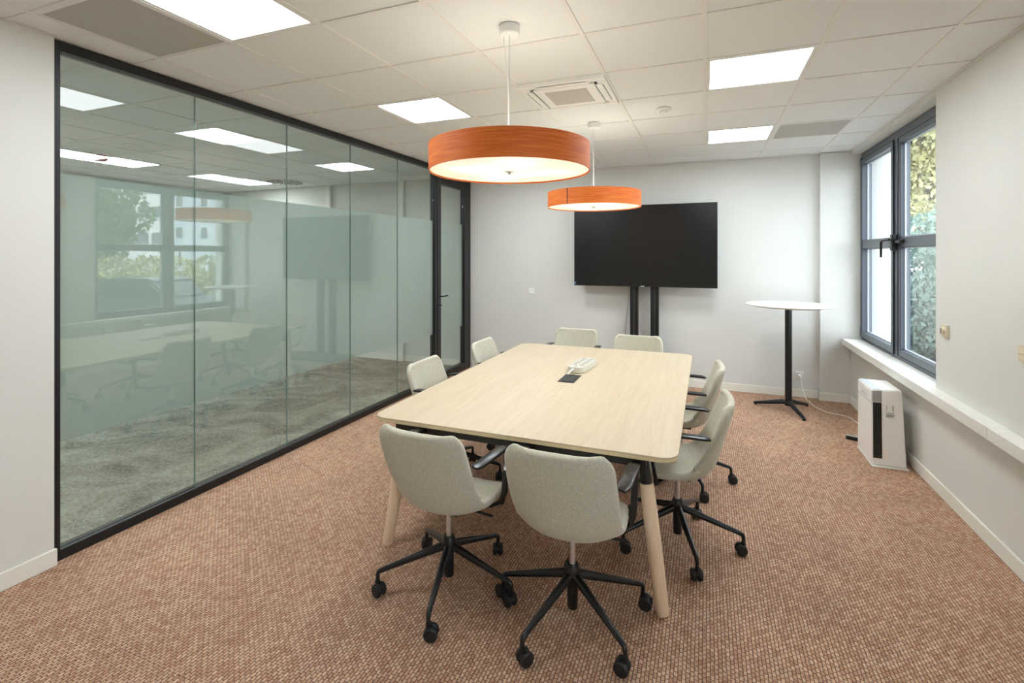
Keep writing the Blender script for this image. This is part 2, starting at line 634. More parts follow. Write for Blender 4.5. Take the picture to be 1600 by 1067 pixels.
def base(name, x0, x1, y0, y1):
    struct(G().box(x0, x1, y0, y1, 0.0, 0.092, 0.003, 1).obj(name, M['trim']))
base('baseboard_left', XL, XL + 0.014, YB, Y_GL + 0.005)
base('baseboard_far', XL + 0.01, 1.191, YF - 0.014, YF)
base('baseboard_pilaster', 1.192, XR - 0.015, 6.486, 6.4995)
base('baseboard_right', XR - 0.014, XR, YB, 6.485)
# wall angle strips under the ceiling edge
struct(G().box(XL, XL + 0.02, YB, Y_GL, CEIL - 0.001, CEIL + 0.003).obj('trim_1', M['tbar']))
struct(G().box(XR - 0.02, XR, YB, 6.50, CEIL - 0.001, CEIL + 0.003).obj('trim_2', M['tbar']))
struct(G().box(XL, XR, YF - 0.02, YF, CEIL - 0.0012, CEIL + 0.003).obj('trim_3', M['tbar']))

# window sill in two lengths
sill = struct_empty('trim_4', 'deep white window sill running along the right wall')
G().box(1.41, 1.60, 3.42, 6.478, 0.652, 0.722, 0.004, 2).obj('sill_slab', M['sill'], sill)
G().box(1.41, 1.4995, YB, 3.418, 0.652, 0.722, 0.004, 2).obj('sill_slab', M['sill'], sill)

# ------------------------------------------------------------------ window
win = struct_empty('window_1', 'dark grey aluminium casement window of two sashes')
WX0, WX1 = 1.60, 1.68
WY0, WY1, WZ0, WZ1 = 4.30, 6.50, 0.70, 2.775
g = G()
g.box(WX0, WX1, WY0, WY0 + 0.05, WZ0, WZ1, 0.003, 1).box(WX0, WX1, WY1 - 0.05, WY1, WZ0, WZ1, 0.003, 1)
g.box(WX0, WX1, WY0 + 0.05, WY1 - 0.05, WZ0, WZ0 + 0.05, 0.003, 1).box(WX0, WX1, WY0 + 0.05, WY1 - 0.05, WZ1 - 0.075, WZ1, 0.003, 1)
g.obj('window_frame', M['anthracite'], win)
WM = 5.385
G().box(WX0 - 0.012, WX1, WM - 0.018, WM + 0.045, WZ0 + 0.052, WZ1 - 0.077, 0.004, 1).obj('mullion', M['anthracite'], win)
for ya, yb, off in ((WM + 0.046, WY1 - 0.052, -0.022), (WY0 + 0.052, WM - 0.019, -0.004)):
    za, zb = WZ0 + 0.052, WZ1 - 0.077
    sx0, sx1 = WX0 + off, WX1 - 0.01
    fw = 0.052
    g = G()
    g.box(sx0, sx1, ya, ya + fw, za, zb, 0.004, 1).box(sx0, sx1, yb - fw, yb, za, zb, 0.004, 1)
    g.box(sx0, sx1, ya + fw, yb - fw, za, za + fw + 0.01, 0.004, 1).box(sx0, sx1, ya + fw, yb - fw, zb - fw, zb, 0.004, 1)
    sash = g.obj('sash', M['anthracite'], win)
    gs = G()
    q0 = sx0 - 0.0012
    gs.box(q0, sx0 + 0.01, ya - 0.001, ya + 0.006, za, zb).box(q0, sx0 + 0.01, yb - 0.006, yb + 0.001, za, zb)
    gs.box(q0, sx0 + 0.01, ya + 0.006, yb - 0.006, za - 0.001, za + 0.006).box(q0, sx0 + 0.01, ya + 0.006, yb - 0.006, zb - 0.006, zb + 0.001)
    gs.box(q0, sx0 + 0.01, ya + fw - 0.005, ya + fw - 0.001, za + fw, zb - fw).box(q0, sx0 + 0.01, yb - fw + 0.001, yb - fw + 0.005, za + fw, zb - fw)
    gs.obj('rubber_seal', M['rubber'], sash)
    G().box(sx0 + 0.004, sx1, ya + fw, yb - fw, 1.722, 1.812, 0.004, 1).obj('glazing_bar', M['anthracite'], sash)
    for z0, z1 in ((za + fw + 0.011, 1.721), (1.813, zb - fw - 0.001)):
        G().box(1.640, 1.646, ya + fw + 0.001, yb - fw - 0.001, z0, z1).obj('pane', M['window_glass'], sash)
        gk = G()
        y0, y1 = ya + fw, yb - fw
        b = 0.008
        gk.box(1.628, 1.639, y0, y0 + b, z0, z1).box(1.628, 1.639, y1 - b, y1, z0, z1)
        gk.box(1.628, 1.639, y0 + b, y1 - b, z0, z0 + b).box(1.628, 1.639, y0 + b, y1 - b, z1 - b, z1)
        gk.obj('gasket_glint', M['silver'], sash)  # silver in place of black, for the pale reveal reflection by the glass
g = G().box(WX0 - 0.05, WX0 - 0.012, WM - 0.025, WM + 0.04, 1.69, 1.84, 0.008, 2)
h = g.obj('window_handle', M['black_gloss'], win)
G().tube([(WX0 - 0.06, WM + 0.02, 1.79), (WX0 - 0.085, WM + 0.05, 1.79), (WX0 - 0.085, WM + 0.13, 1.785), (WX0 - 0.085, WM + 0.15, 1.76), (WX0 - 0.085, WM + 0.15, 1.63)], [0.012, 0.012, 0.011, 0.011, 0.009], 8).obj('lever', M['black_gloss'], h, True)
G().box(WX0 - 0.035, WX0 - 0.005, WM - 0.16, WM - 0.03, 1.755, 1.79, 0.005, 1).obj('latch_bar', M['black_gloss'], h)
for z in (0.76, 2.62):
    G().box(WX0 - 0.02, WX0 + 0.0, WY1 - 0.05, WY1 - 0.022, z, z + 0.10, 0.004, 1).obj('hinge', M['black_gloss'], win)

# the same window again in the next bay, behind the camera
win2 = copy_tree(win)
win2.name = 'window_2'
win2.location = (0, -5.64, 0)
win2['label'] = 'second casement window beside the camera, outside the picture'

# ------------------------------------------------------------------ glass partition
part = thing('glass_partition', 'black framed glass partition with a frosted band, filling the left side', 'partition', (GLX, 0, 0))
FX0, FX1 = -0.045, 0.028
YD = 5.525                        # where the door frame begins
G().box(FX0, FX1, Y_GL, Y_GL + 0.035, 0.0, CEIL - 0.001, 0.002, 1).obj('end_post', M['black_frame'], part)
G().box(FX0, FX1, Y_GL + 0.035, YD, 0.0, 0.058, 0.002, 1).obj('bottom_rail', M['black_frame'], part)
G().box(FX0, FX1, Y_GL + 0.035, YF - 0.001, CEIL - 0.055, CEIL - 0.001, 0.002, 1).obj('top_rail', M['black_frame'], part)
seams = [Y_GL + 0.035, 2.35, 3.15, 3.94, 4.74, YD]
M['glass_edge'] = pbr('glass_edge_green', rgb(118, 138, 132), 0.2)
for a, b in zip(seams, seams[1:]):
    p = G().box(-0.006, 0.006, a + 0.0015, b - 0.0015, 0.058, CEIL - 0.055).obj('glass_pane', M['partition_glass'], part)
    G().box(-0.0085, -0.0065, a + 0.001, b - 0.001, 0.63, 2.095).obj('frosted_film', M['frost'], p)
for s in seams[1:-1]:
    G().box(-0.0065, 0.0065, s - 0.0014, s + 0.0014, 0.058, CEIL - 0.055).obj('glass_joint', M['glass_edge'], part)

door = struct_empty('door_1', 'black framed glass door at the far end of the partition')
door.location = (GLX, 0, 0)
g = G()
g.box(FX0, FX1 + 0.004, YD, YD + 0.055, 0.0, CEIL - 0.056, 0.002, 1)
g.box(FX0, FX1 + 0.004, YF - 0.08, YF - 0.016, 0.0, CEIL - 0.056, 0.002, 1)
g.box(FX0, FX1 + 0.004, YD + 0.055, YF - 0.08, CEIL - 0.105, CEIL - 0.056, 0.002, 1)
g.obj('door_frame', M['black_frame'], door)
DY0, DY1, DZ0, DZ1 = YD + 0.060, YF - 0.085, 0.008, CEIL - 0.110
leaf_g = G()
leaf_g.box(FX0 + 0.006, FX1 + 0.010, DY0, DY0 + 0.085, DZ0, DZ1, 0.003, 1)
leaf_g.box(FX0 + 0.006, FX1 + 0.010, DY1 - 0.13, DY1, DZ0, DZ1, 0.003, 1)
leaf_g.box(FX0 + 0.006, FX1 + 0.010, DY0 + 0.085, DY1 - 0.13, DZ0, 0.10, 0.003, 1)
leaf_g.box(FX0 + 0.006, FX1 + 0.010, DY0 + 0.085, DY1 - 0.13, 2.585, DZ1, 0.003, 1)
dl = leaf_g.obj('door_leaf', M['black_frame'], door)
p = G().box(-0.006, 0.006, DY0 + 0.086, DY1 - 0.131, 0.101, 2.584).obj('glass_pane', M['partition_glass'], dl)
G().box(-0.0085, -0.0065, DY0 + 0.087, DY1 - 0.132, 0.63, 2.095).obj('frosted_film', M['frost'], dl)
hd = G().box(FX1 + 0.010, FX1 + 0.018, DY0 + 0.02, DY0 + 0.05, 1.075, 1.145, 0.003, 1).tube(
    [(FX1 + 0.012, DY0 + 0.035, 1.115), (FX1 + 0.055, DY0 + 0.035, 1.115), (FX1 + 0.065, DY0 + 0.05, 1.115), (FX1 + 0.065, DY0 + 0.165, 1.117)], 0.009, 8).obj('door_handle', M['black_gloss'], dl, True)
G().disc((FX1 + 0.014, DY0 + 0.035, 1.0), (1, 0, 0), 0.024, 0.01, 14).tube([(FX1 + 0.018, DY0 + 0.035, 1.0), (FX1 + 0.045, DY0 + 0.04, 1.0)], 0.008, 8).obj('lock', M['black_gloss'], dl)

# ------------------------------------------------------------------ next room behind the glass
NL = [(-12, 1), (-12, 4), (-12, -2), (-12, -5), (-8, -5), (-10, -2), (-8, -2), (-8, 1)]
NGX, NGY = GX + 0.10, GY - 0.09
struct(G().box(NX0 - 0.1, XL - 0.102, YB, NY1 + 0.05, -0.12, 0.0).obj('floor_beyond', M['grey_carpet']), 'mottled grey carpet of the room behind the glass')
build_ceiling('ceiling_beyond', NX0, XL - 0.125, YB, NY1, set(NL), 'tiled ceiling of the room behind the glass', NGX, NGY)
struct(G().box(NX0 - 0.12, NX0, YB - 0.1, NY1 + 0.1, 0, CEIL + 0.14).obj('wall_beyond_left', M['wall']))
wbf = struct(G().box(NX0, XL - 0.13, NY1, NY1 + 0.12, 0, CEIL + 0.14).obj('wall_beyond_far', M['wall']))
struct(G().box(NX0, XL - 0.13, YB - 0.12, YB - 0.002, 0, CEIL + 0.14).obj('wall_beyond_back', M['wall']))
struct(G().box(NX0, XL - 0.2, NY1 - 0.014, NY1, 0.0, 0.092, 0.002, 1).obj('baseboard_beyond', M['trim']))
for i, xx in enumerate((-5.84, -4.42)):
    struct(G().box(xx - 0.045, xx + 0.045, NY1 - 0.06, NY1 - 0.015, 0.0, CEIL - 0.002, 0.003, 1).obj('trim_%d' % (5 + i), M['trim']))

def panel_light(i, j, label, on=True, group=None, beyond=False):
    px, py = (NGX + 0.6 * i, NGY + 0.6 * j) if beyond else (gx(i), gy(j))
    t = thing('ceiling_light', label, 'ceiling light', (px + 0.3, py + 0.3, CEIL), 0, group or ('ceiling panels of the room behind the glass' if beyond else 'square ceiling light panels'))
    a, b = 0.2865, 0.268
    g = G()
    g.box(-a, a, -a, -b, 0.002, 0.016).box(-a, a, b, a, 0.002, 0.016).box(-a, -b, -b, b, 0.002, 0.016).box(b, a, -b, b, 0.002, 0.016)
    g.obj('light_frame', M['tbar'], t)
    G().box(-b, b, -b, b, 0.006, 0.010).obj('diffuser', M['panel_light'] if on else M['panel_off'], t)
    G().box(-a, a, -a, a, 0.017, 0.04).obj('housing', M['white_matt'], t)
    return t

panel_light(0, 0, 'lit square ceiling panel nearest the right wall, in front of the smoke detector')
panel_light(0, 3, 'small-looking lit ceiling panel closest to the far wall and window')
panel_light(-4, 0, 'lit square ceiling panel left of the near pendant, above the glass partition')
panel_light(-4, -3, 'largest lit ceiling panel, cut by the top edge beside the perforated vent')
panel_light(-4, 3, 'lit ceiling panel hidden behind the near orange pendant, seen mirrored in the glass')
panel_light(-12, 1, 'lit ceiling panel behind the glass, below the red alarm', beyond=True)
panel_light(-12, 4, 'lit ceiling panel behind the glass, beside the round swirl diffuser', beyond=True)
panel_light(-8, 1, 'dimmed pale ceiling panel behind the second glass pane', on=False, beyond=True)
panel_light(-8, -2, 'dimmed pale ceiling panel behind the first glass pane, at its top left', on=False, beyond=True)
panel_light(-12, -2, 'added lit fill panel behind the glass, hidden by the left wall, middle one', beyond=True)  # this and the panels below: unseen, added to brighten the room beyond
panel_light(-12, -5, 'added lit fill panel behind the glass, hidden by the left wall, far corner', beyond=True)
panel_light(-10, -2, 'added lit fill panel behind the glass, hidden by the left wall, centre', beyond=True)
panel_light(-8, -5, 'added lit fill panel behind the glass, hidden close behind the left wall', beyond=True)

def vent_tile(i, j, label):
    t = thing('ceiling_vent', label, 'vent', (gx(i) + 0.3, gy(j) + 0.3, CEIL), 0, 'perforated ceiling vents')
    G().box(-0.272, 0.272, -0.272, 0.272, 0.004, 0.010).obj('perforated_plate', M['perforated'], t)
    a, b = 0.286, 0.273
    g = G()
    g.box(-a, a, -a, -b, 0.002, 0.012).box(-a, a, b, a, 0.002, 0.012).box(-a, -b, -b, b, 0.002, 0.012).box(b, a, -b, b, 0.002, 0.012)
    g.obj('vent_frame', M['tbar'], t)
    return t
vent_tile(-5, -3, 'beige perforated metal vent in the ceiling over the top left corner of the glass')
vent_tile(-5, 4, 'perforated ceiling vent near the glass door, hidden behind the near pendant')
vent_tile(1, 3, 'pale perforated ceiling vent beside the window, right of the farthest light panel')

# air-conditioning cassette
ac = thing('air_conditioner', 'white ceiling air conditioning cassette with a square central grille', 'air conditioner', (gx(AC[0]) + 0.3, gy(AC[1]) + 0.3, CEIL))
g = G()
o_, s_ = 0.298, 0.235
g.box(-o_, o_, -o_, -s_, -0.018, 0.012, 0.004, 1).box(-o_, o_, s_, o_, -0.018, 0.012, 0.004, 1).box(-o_, -s_, -s_, s_, -0.018, 0.012, 0.004, 1).box(s_, o_, -s_, s_, -0.018, 0.012, 0.004, 1)
g.obj('fascia', M['white_matt'], ac)
G().box(-0.234, 0.234, -0.234, 0.234, 0.002, 0.012).obj('duct', M['dark_grey'], ac)
G().box(-0.215, 0.215, -0.215, 0.215, -0.022, -0.004, 0.004, 1).obj('centre_panel', M['white_matt'], ac)
gm = NT('intake_grille')
geo = gm.n('TexCoord')
mpv = gm.n('VectorMath', i0=geo.outputs['Object'], i1=(75.0, 75.0, 0.0))
mpv.operation = 'MULTIPLY'
fr = gm.n('VectorMath', i0=mpv.outputs[0])
fr.operation = 'FRACTION'
sp = gm.n('SeparateXYZ', Vector=fr.outputs[0])
mn = gm.n('Math', i0=sp.outputs[0], i1=sp.outputs[1])
mn.operation = 'MINIMUM'
lt = gm.n('Math', i0=mn.outputs[0], i1=0.42)
lt.operation = 'GREATER_THAN'
mxg = gm.n('MixRGB', Fac=lt.outputs[0])
mxg.inputs[1].default_value = rgb(214, 210, 202)
mxg.inputs[2].default_value = rgb(112, 106, 98)
pg = gm.n('BsdfPrincipled', Roughness=0.6)
gm.link(mxg.outputs[0], pg.inputs['Base Color'])
G().box(-0.15, 0.15, -0.15, 0.15, -0.0235, -0.021).obj('grille', gm.surf(pg.outputs[0]), ac)
for k in range(4):
    G().box(-0.19, 0.19, 0.222, 0.262, -0.021, -0.019, 0.002, 1).obj('louver', M['white_matt'], ac, rot=(0, 0, k * PI / 2))
    G().box(-0.17, 0.17, 0.266, 0.270, -0.0192, -0.017).obj('slot', M['dark_grey'], ac, rot=(0, 0, k * PI / 2))

def detector(loc, r, label, name='smoke_detector'):
    t = thing(name, label, 'detector', loc)
    G().lathe([(0, 0), (r, 0), (r, -0.014), (r * 0.82, -0.022), (0, -0.022)], 28).obj('detector_base', M['white_matt'], t, True)
    G().lathe([(0, -0.023), (r * 0.55, -0.023), (r * 0.5, -0.034), (r * 0.3, -0.040), (0, -0.041)], 28).obj('sensor_dome', M['white_matt'], t, True)
    return t
detector((-0.315, 4.075, CEIL + 0.004), 0.058, 'small white smoke detector on the ceiling between cassette and right light panels')
detector((-5.65, 3.38, CEIL + 0.004), 0.09, 'white detector on the ceiling behind the glass')
al = thing('fire_alarm', 'red fire alarm sounder on the ceiling behind the glass', 'alarm', (-6.39, 3.476, CEIL + 0.004))
G().lathe([(0, 0), (0.07, 0), (0.07, -0.03), (0, -0.03)], 24).obj('alarm_base', M['white_matt'], al, True)
G().lathe([(0, -0.031), (0.072, -0.031), (0.070, -0.08), (0.05, -0.095), (0, -0.095)], 24).obj('alarm_cap', M['red'], al, True)
sw = thing('swirl_diffuser', 'round swirl air diffuser on the ceiling behind the glass', 'diffuser', (-6.13, 5.86, CEIL + 0.004))
G().lathe([(0.0, 0.0), (0.30, 0.0), (0.30, -0.008), (0.285, -0.014), (0.0, -0.014)], 36).obj('face_plate', M['white_matt'], sw, True)
vane = G().box(0.09, 0.26, -0.011, 0.011, -0.034, -0.015).mesh('vane', M['grey_plastic'])
for k in range(16):
    link('vane', vane, sw, rot=(0, 0, 2 * PI * k / 16))

# ------------------------------------------------------------------ pendants
def pendant(name, label, loc, seam_angle, cord_bow):
    t = thing(name, label, 'pendant lamp', loc, 0, 'orange drum pendants over the table')
    rr, h0, h1 = 0.405, 2.068, 2.200
    z = lambda v: v - CEIL
    G().lathe([(rr, z(h0)), (rr, z(h1)), (rr - 0.005, z(h1)), (rr - 0.005, z(h0))], 96, close=True).obj('shade', M['shade'], t, True)
    G().lathe([(rr - 0.0055, z(h0) + 0.013), (rr - 0.0055, z(h1) - 0.002), (rr - 0.0065, z(h1) - 0.002), (rr - 0.0065, z(h0) + 0.013)], 72, close=True).obj('added_lining', M['lamp_inner'], t, True)  # unseen white lining, added to keep the orange shade from tinting the light
    a = seam_angle
    G().box(rr - 0.001, rr + 0.0012, -0.004, 0.004, z(h0) + 0.001, z(h1) - 0.001).obj('seam', M['shade_seam'], t, rot=(0, 0, a))
    G().lathe([(0, z(h0) + 0.012), (rr - 0.0055, z(h0) + 0.012), (rr - 0.0055, z(h0) + 0.008), (0, z(h0) + 0.008)], 72).obj('diffuser', M['diffuser'], t)
    G().lathe([(0, z(h0) + 0.007), (0.022, z(h0) + 0.007), (0.024, z(h0) + 0.003), (0.008, z(h0) + 0.001), (0.006, z(h0) - 0.010), (0.0, z(h0) - 0.012)], 20).obj('finial', M['chrome'], t, True)
    G().box(-rr + 0.007, rr - 0.007, -0.012, 0.012, z(h1) - 0.03, z(h1) - 0.022).box(-0.012, 0.012, -rr + 0.007, -0.0125, z(h1) - 0.03, z(h1) - 0.022).box(-0.012, 0.012, 0.0125, rr - 0.007, z(h1) - 0.03, z(h1) - 0.022).obj('crossbar', M['white_matt'], t)
    for k in range(4):
        an = R(35 + 90 * k)
        b = G().lathe([(0, z(h0) + 0.050), (0.018, z(h0) + 0.056), (0.027, z(h0) + 0.072), (0.018, z(h0) + 0.090), (0, z(h0) + 0.096)], 10)
        bo = b.obj('bulb', M['bulb'], t, True, loc=(0.22 * math.cos(an), 0.22 * math.sin(an), 0))
    G().lathe([(0, 0), (0.052, 0), (0.052, -0.040), (0.046, -0.046), (0, -0.046)], 32).obj('ceiling_rose', M['white_matt'], t, True)
    G().tube([(0, 0, -0.046), (0, 0, z(h1) - 0.022)], 0.0016, 6).obj('suspension_wire', M['silver'], t)
    G().tube([(-0.03, 0, -0.046), (-0.026 - cord_bow * .2, 0.0, -0.12), (-0.012, 0.0, -0.24), (-0.006, 0, -0.34), (-0.005, 0, z(h1) - 0.025)], 0.0022, 6).obj('power_cord', M['white_plastic'], t)
    # three fine stays down to the shade
    for k in range(3):
        an = R(60 + 120 * k)
        G().tube([(0.004 * math.cos(an), 0.004 * math.sin(an), z(h1) + 0.10), (0.10 * math.cos(an), 0.10 * math.sin(an), z(h1) - 0.024)], 0.001, 5).obj('stay_wire', M['silver'], t)
    return t
pendant('pendant_lamp', 'large orange drum pendant nearest the camera, above the front of the table', (-0.93, 2.32, CEIL + 0.002), R(90), 0.0)
pendant('pendant_lamp', 'farther orange drum pendant with a dark seam, in front of the screen', (-0.92, 4.295, CEIL + 0.002), R(-110), 0.05)

# ------------------------------------------------------------------ conference table
TX0, TX1, TY0, TY1, TZ = -1.765, -0.118, 2.300, 4.800, 0.742
table = thing('conference_table', 'long rectangular light wood conference table on round wooden legs', 'table', ((TX0 + TX1) / 2, (TY0 + TY1) / 2, 0))
hw, hl = (TX1 - TX0) / 2, (TY1 - TY0) / 2
G().prism(rounded(-hw, hw, -hl, hl, 0.085), TZ - 0.008, TZ, 0.002).obj('tabletop', M['wood'], table, True)
G().prism(rounded(-hw + 0.001, hw - 0.001, -hl + 0.001, hl - 0.001, 0.084), TZ - 0.024, TZ - 0.0085, 0.003).obj('edge_band', M['wood_edge'], table, True)
zb = TZ - 0.0245
for s in (-1, 1):
    ye = -(hl - 0.048) if s < 0 else hl - 0.32
    G().box(-hw + 0.14, hw - 0.14, ye - 0.015, ye + 0.015, zb - 0.046, zb, 0.003, 1).obj('end_beam', M['black'], table)
    G().box(s * (hw - 0.30) - 0.02, s * (hw - 0.30) + 0.02, -hl + 0.11, hl - 0.11, zb - 0.030, zb, 0.003, 1).obj('side_beam', M['black'], table)
for sx in (-1, 1):
    for sy in (-1, 1):
        foot = Vector((sx * (hw - 0.068), sy * (hl - 0.06), 0.0))
        top = Vector((sx * (hw - 0.165), sy * (hl - 0.115), zb - 0.001))
        d = top - foot
        P = lambda f: foot + d * f
        leg = G().tube([P(0.0), P(0.01), P(0.3), P(0.6), P(0.80)], [0.027, 0.030, 0.034, 0.0345, 0.0325], 24).obj('leg', M['wood_leg'], table, True)
        G().tube([P(0.802), P(0.86), P(1.0)], [0.027, 0.026, 0.022], 24).obj('leg_socket', M['black'], leg, True)
cx_, cy_ = (TX0 + TX1) / 2, (TY0 + TY1) / 2
# cable flap set into the top
g = G().box(-0.998 - cx_, -0.875 - cx_, 3.410 - cy_, 3.650 - cy_, TZ + 0.0002, TZ + 0.002, 0.001, 1)
fl = g.obj('cable_flap', M['black_gloss'], table)
G().box(-0.978 - cx_, -0.893 - cx_, 3.432 - cy_, 3.628 - cy_, TZ + 0.002, TZ + 0.0035).obj('flap_lid', M['dark_grey'], fl)

# power strip on the table
ps = thing('power_strip', 'white multi-socket power block lying on the table by the cable flap', 'power strip', (-0.925, 3.89, TZ + 0.002), R(-6))
out = rounded(-0.065, 0.065, -0.20, 0.20, 0.055, 8)
G().prism(out, 0.0, 0.046, 0.010).obj('casing', M['strip_plastic'], ps, True)
for r_ in range(5):
    for c_ in range(2):
        k = G().lathe([(0.019, 0.0462), (0.019, 0.0475), (0.016, 0.0475), (0.016, 0.0455), (0, 0.0455)], 16).obj('socket', M['grey_plastic'], ps, True, loc=(-0.028 + 0.056 * c_, -0.105 + 0.06 * r_, 0.0))
        G().box(-0.010, -0.006, -0.003, 0.003, 0.0456, 0.0462).box(0.006, 0.010, -0.003, 0.003, 0.0456, 0.0462).obj('socket_holes', M['dark_grey'], k)
G().disc((0, -0.155, 0.047), (0, 0, 1), 0.011, 0.004, 14).obj('switch_button', M['grey_plastic'], ps)
G().tube([(0.0, -0.195, 0.03), (-0.004, -0.235, 0.035), (-0.01, -0.27, 0.02), (-0.012, -0.30, 0.012)], 0.0055, 8).obj('cable', M['white_plastic'], ps, True)

# ------------------------------------------------------------------ chairs
def catmull(pts, n):
    P = [pts[0]] + list(pts) + [pts[-1]]
    out = []
    for k in range(n + 1):
        u = k / n * (len(pts) - 1)
        i = min(int(u), len(pts) - 2)
        f = u - i
        p0, p1, p2, p3 = P[i], P[i + 1], P[i + 2], P[i + 3]
        out.append(tuple(0.5 * ((2 * b) + (-a + c) * f + (2 * a - 5 * b + 4 * c - d) * f * f + (-a + 3 * b - 3 * c + d) * f ** 3)
                         for a, b, c, d in zip(p0, p1, p2, p3)))
    return out

def shell_mesh():
    # side profile of the inner face, front lip to top: y, z, half width, edge lift
    prof = [(0.245, 0.440, 0.205, 0.005), (0.21, 0.460, 0.222, 0.008), (0.12, 0.462, 0.234, 0.020), (0.02, 0.452, 0.240, 0.038),
            (-0.07, 0.448, 0.240, 0.062), (-0.135, 0.468, 0.236, 0.090), (-0.175, 0.520, 0.236, 0.092), (-0.200, 0.600, 0.238, 0.075),
            (-0.225, 0.690, 0.238, 0.058), (-0.248, 0.775, 0.235, 0.046), (-0.268, 0.858, 0.230, 0.038)]
    rows = catmull(prof, 44)
    acc = [0.0]
    for a, b in zip(rows, rows[1:]):
        acc.append(acc[-1] + math.hypot(b[0] - a[0], b[1] - a[1]))
    tot = acc[-1]
    bm = bmesh.new()
    nc = 16
    grid = []
    rc_f, rc_t = 0.085, 0.048
    for i, (y, z, w, e) in enumerate(rows):
        a = rows[max(0, i - 1)]
        b = rows[min(len(rows) - 1, i + 1)]
        ty, tz = b[0] - a[0], b[1] - a[1]
        L = math.hypot(ty, tz)
        ny, nz = tz / L, -ty / L
        up = min(1.0, max(0.0, (z - 0.50) / 0.12))
        ny, nz = ny + (1 - ny) * up, nz * (1 - up)
        for rc, dist in ((rc_f, acc[i]), (rc_t, tot - acc[i])):
            if dist < rc:
                w = w - rc + math.sqrt(max(0.0, rc * rc - (rc - dist) ** 2))
        row = []
        for k in range(nc + 1):
            s = -1 + 2 * k / nc
            lift = e * abs(s) ** 2.6
            row.append(bm.verts.new((w * s * (1 - 0.06 * abs(s) ** 3 * (e / 0.11)), y + ny * lift, z + nz * lift - 0.010 * up * s * s)))
        grid.append(row)
    for a, b in zip(grid, grid[1:]):
        for k in range(nc):
            bm.faces.new((a[k], b[k], b[k + 1], a[k + 1]))
    bmesh.ops.recalc_face_normals(bm, faces=bm.faces)
    # make inner normals face up / forward
    f = bm.faces[:]
    if sum(fc.normal.z for fc in f) < 0:
        bmesh.ops.reverse_faces(bm, faces=f)
    for fc in bm.faces:
        fc.smooth = True
    me = bpy.data.meshes.new('seat_shell')
    bm.to_mesh(me)
    bm.free()
    me.materials.append(M['fabric'])
    return me

SHELL = shell_mesh()
ARM = []
for s in (-1, 1):
    g = G()
    x = 0.262 * s
    # flat pad that bends down at the front and turns in below the seat
    path = [(x * 0.94, -0.172, 0.700), (x * 0.975, -0.145, 0.705), (x, 0.08, 0.705), (x, 0.118, 0.697), (x, 0.130, 0.675), (x * 0.995, 0.118, 0.58), (x * 0.985, 0.100, 0.475), (x * 0.93, 0.095, 0.425), (x * 0.72, 0.10, 0.400), (x * 0.30, 0.06, 0.392)]
    wid = [0.020, 0.029, 0.028, 0.025, 0.019, 0.016, 0.015, 0.015, 0.016, 0.016]
    thk = [0.006, 0.009, 0.009, 0.009, 0.009, 0.009, 0.009, 0.009, 0.009, 0.009]
    rings = []
    n = len(path)
    for i, p in enumerate(path):
        p = Vector(p)
        a = Vector(path[max(0, i - 1)])
        b = Vector(path[min(n - 1, i + 1)])
        d = (b - a).normalized()
        side = Vector((1, 0, 0)) if i < 7 else Vector((0, 1, 0)).lerp(Vector((1, 0, 0)), 0.0)
        if i == 7:
            side = Vector((0.7 * s, 0.7, 0)).normalized()
        if i > 7:
            side = Vector((0, s, 0))
        side = (side - d * side.dot(d)).normalized()
        if s < 0 and i == 7:
            side = Vector((0.7, -0.7, 0)).normalized()
            side = (side - d * side.dot(d)).normalized()
        if s < 0 and i > 7:
            side = Vector((0, -1, 0))
            side = (side - d * side.dot(d)).normalized()
        if s > 0 and i == 7:
            side = Vector((0.7, 0.7, 0)).normalized()
            side = (side - d * side.dot(d)).normalized()
        nn = d.cross(side).normalized()
        ring = []
        for k in range(10):
            an = 2 * PI * k / 10
            cx, sn = math.cos(an), math.sin(an)
            ex = math.copysign(abs(cx) ** 0.5, cx)
            ey = math.copysign(abs(sn) ** 0.6, sn)
            ring.append(g.bm.verts.new(p + side * ex * wid[i] + nn * ey * thk[i]))
        rings.append(ring)
    for a, b in zip(rings, rings[1:]):
        for k in range(10):
            g.bm.faces.new((a[k], a[(k + 1) % 10], b[(k + 1) % 10], b[k]))
    g.bm.faces.new(rings[0])
    g.bm.faces.new(list(reversed(rings[-1])))
    ARM.append(g.mesh('armrest', M['black_gloss'], True, 50))

RB = 0.345
LEG_M = G().tube([(0.02, 0, 0.206), (0.10, 0, 0.183), (0.325, 0, 0.117), (0.340, 0, 0.110), (0.345, 0, 0.098), (0.345, 0, 0.066)],
                 [0.0205, 0.0185, 0.0118, 0.0115, 0.0105, 0.0085], 12).mesh('base_leg', M['black'], True, 60)
g = G()
for s in (-1, 1):
    g.disc((0.012, s * 0.0165, 0.030), (0, 1, 0), 0.030, 0.021, 22, 0.005)
g.tube([(0.012, -0.007, 0.030), (0.012, 0.007, 0.030)], 0.024, 16)
g.tube([(0, 0, 0.048), (0, 0, 0.074)], [0.012, 0.012], 12)
CASTER_M = g.mesh('caster', M['rubber'], True)
HUB_M = G().lathe([(0, 0.175), (0.030, 0.175), (0.036, 0.190), (0.036, 0.225), (0.030, 0.240), (0.026, 0.252), (0, 0.252)], 24).mesh('base_hub', M['black'], True)
SLEEVE_M = G().lathe([(0, 0.055), (0.022, 0.055), (0.024, 0.060), (0.025, 0.174), (0, 0.174)], 24).mesh('lift_sleeve', M['black'], True)
COL_M = G().lathe([(0, 0.253), (0.0135, 0.253), (0.0135, 0.375), (0, 0.375)], 20).mesh('gas_lift', M['chrome'], True)
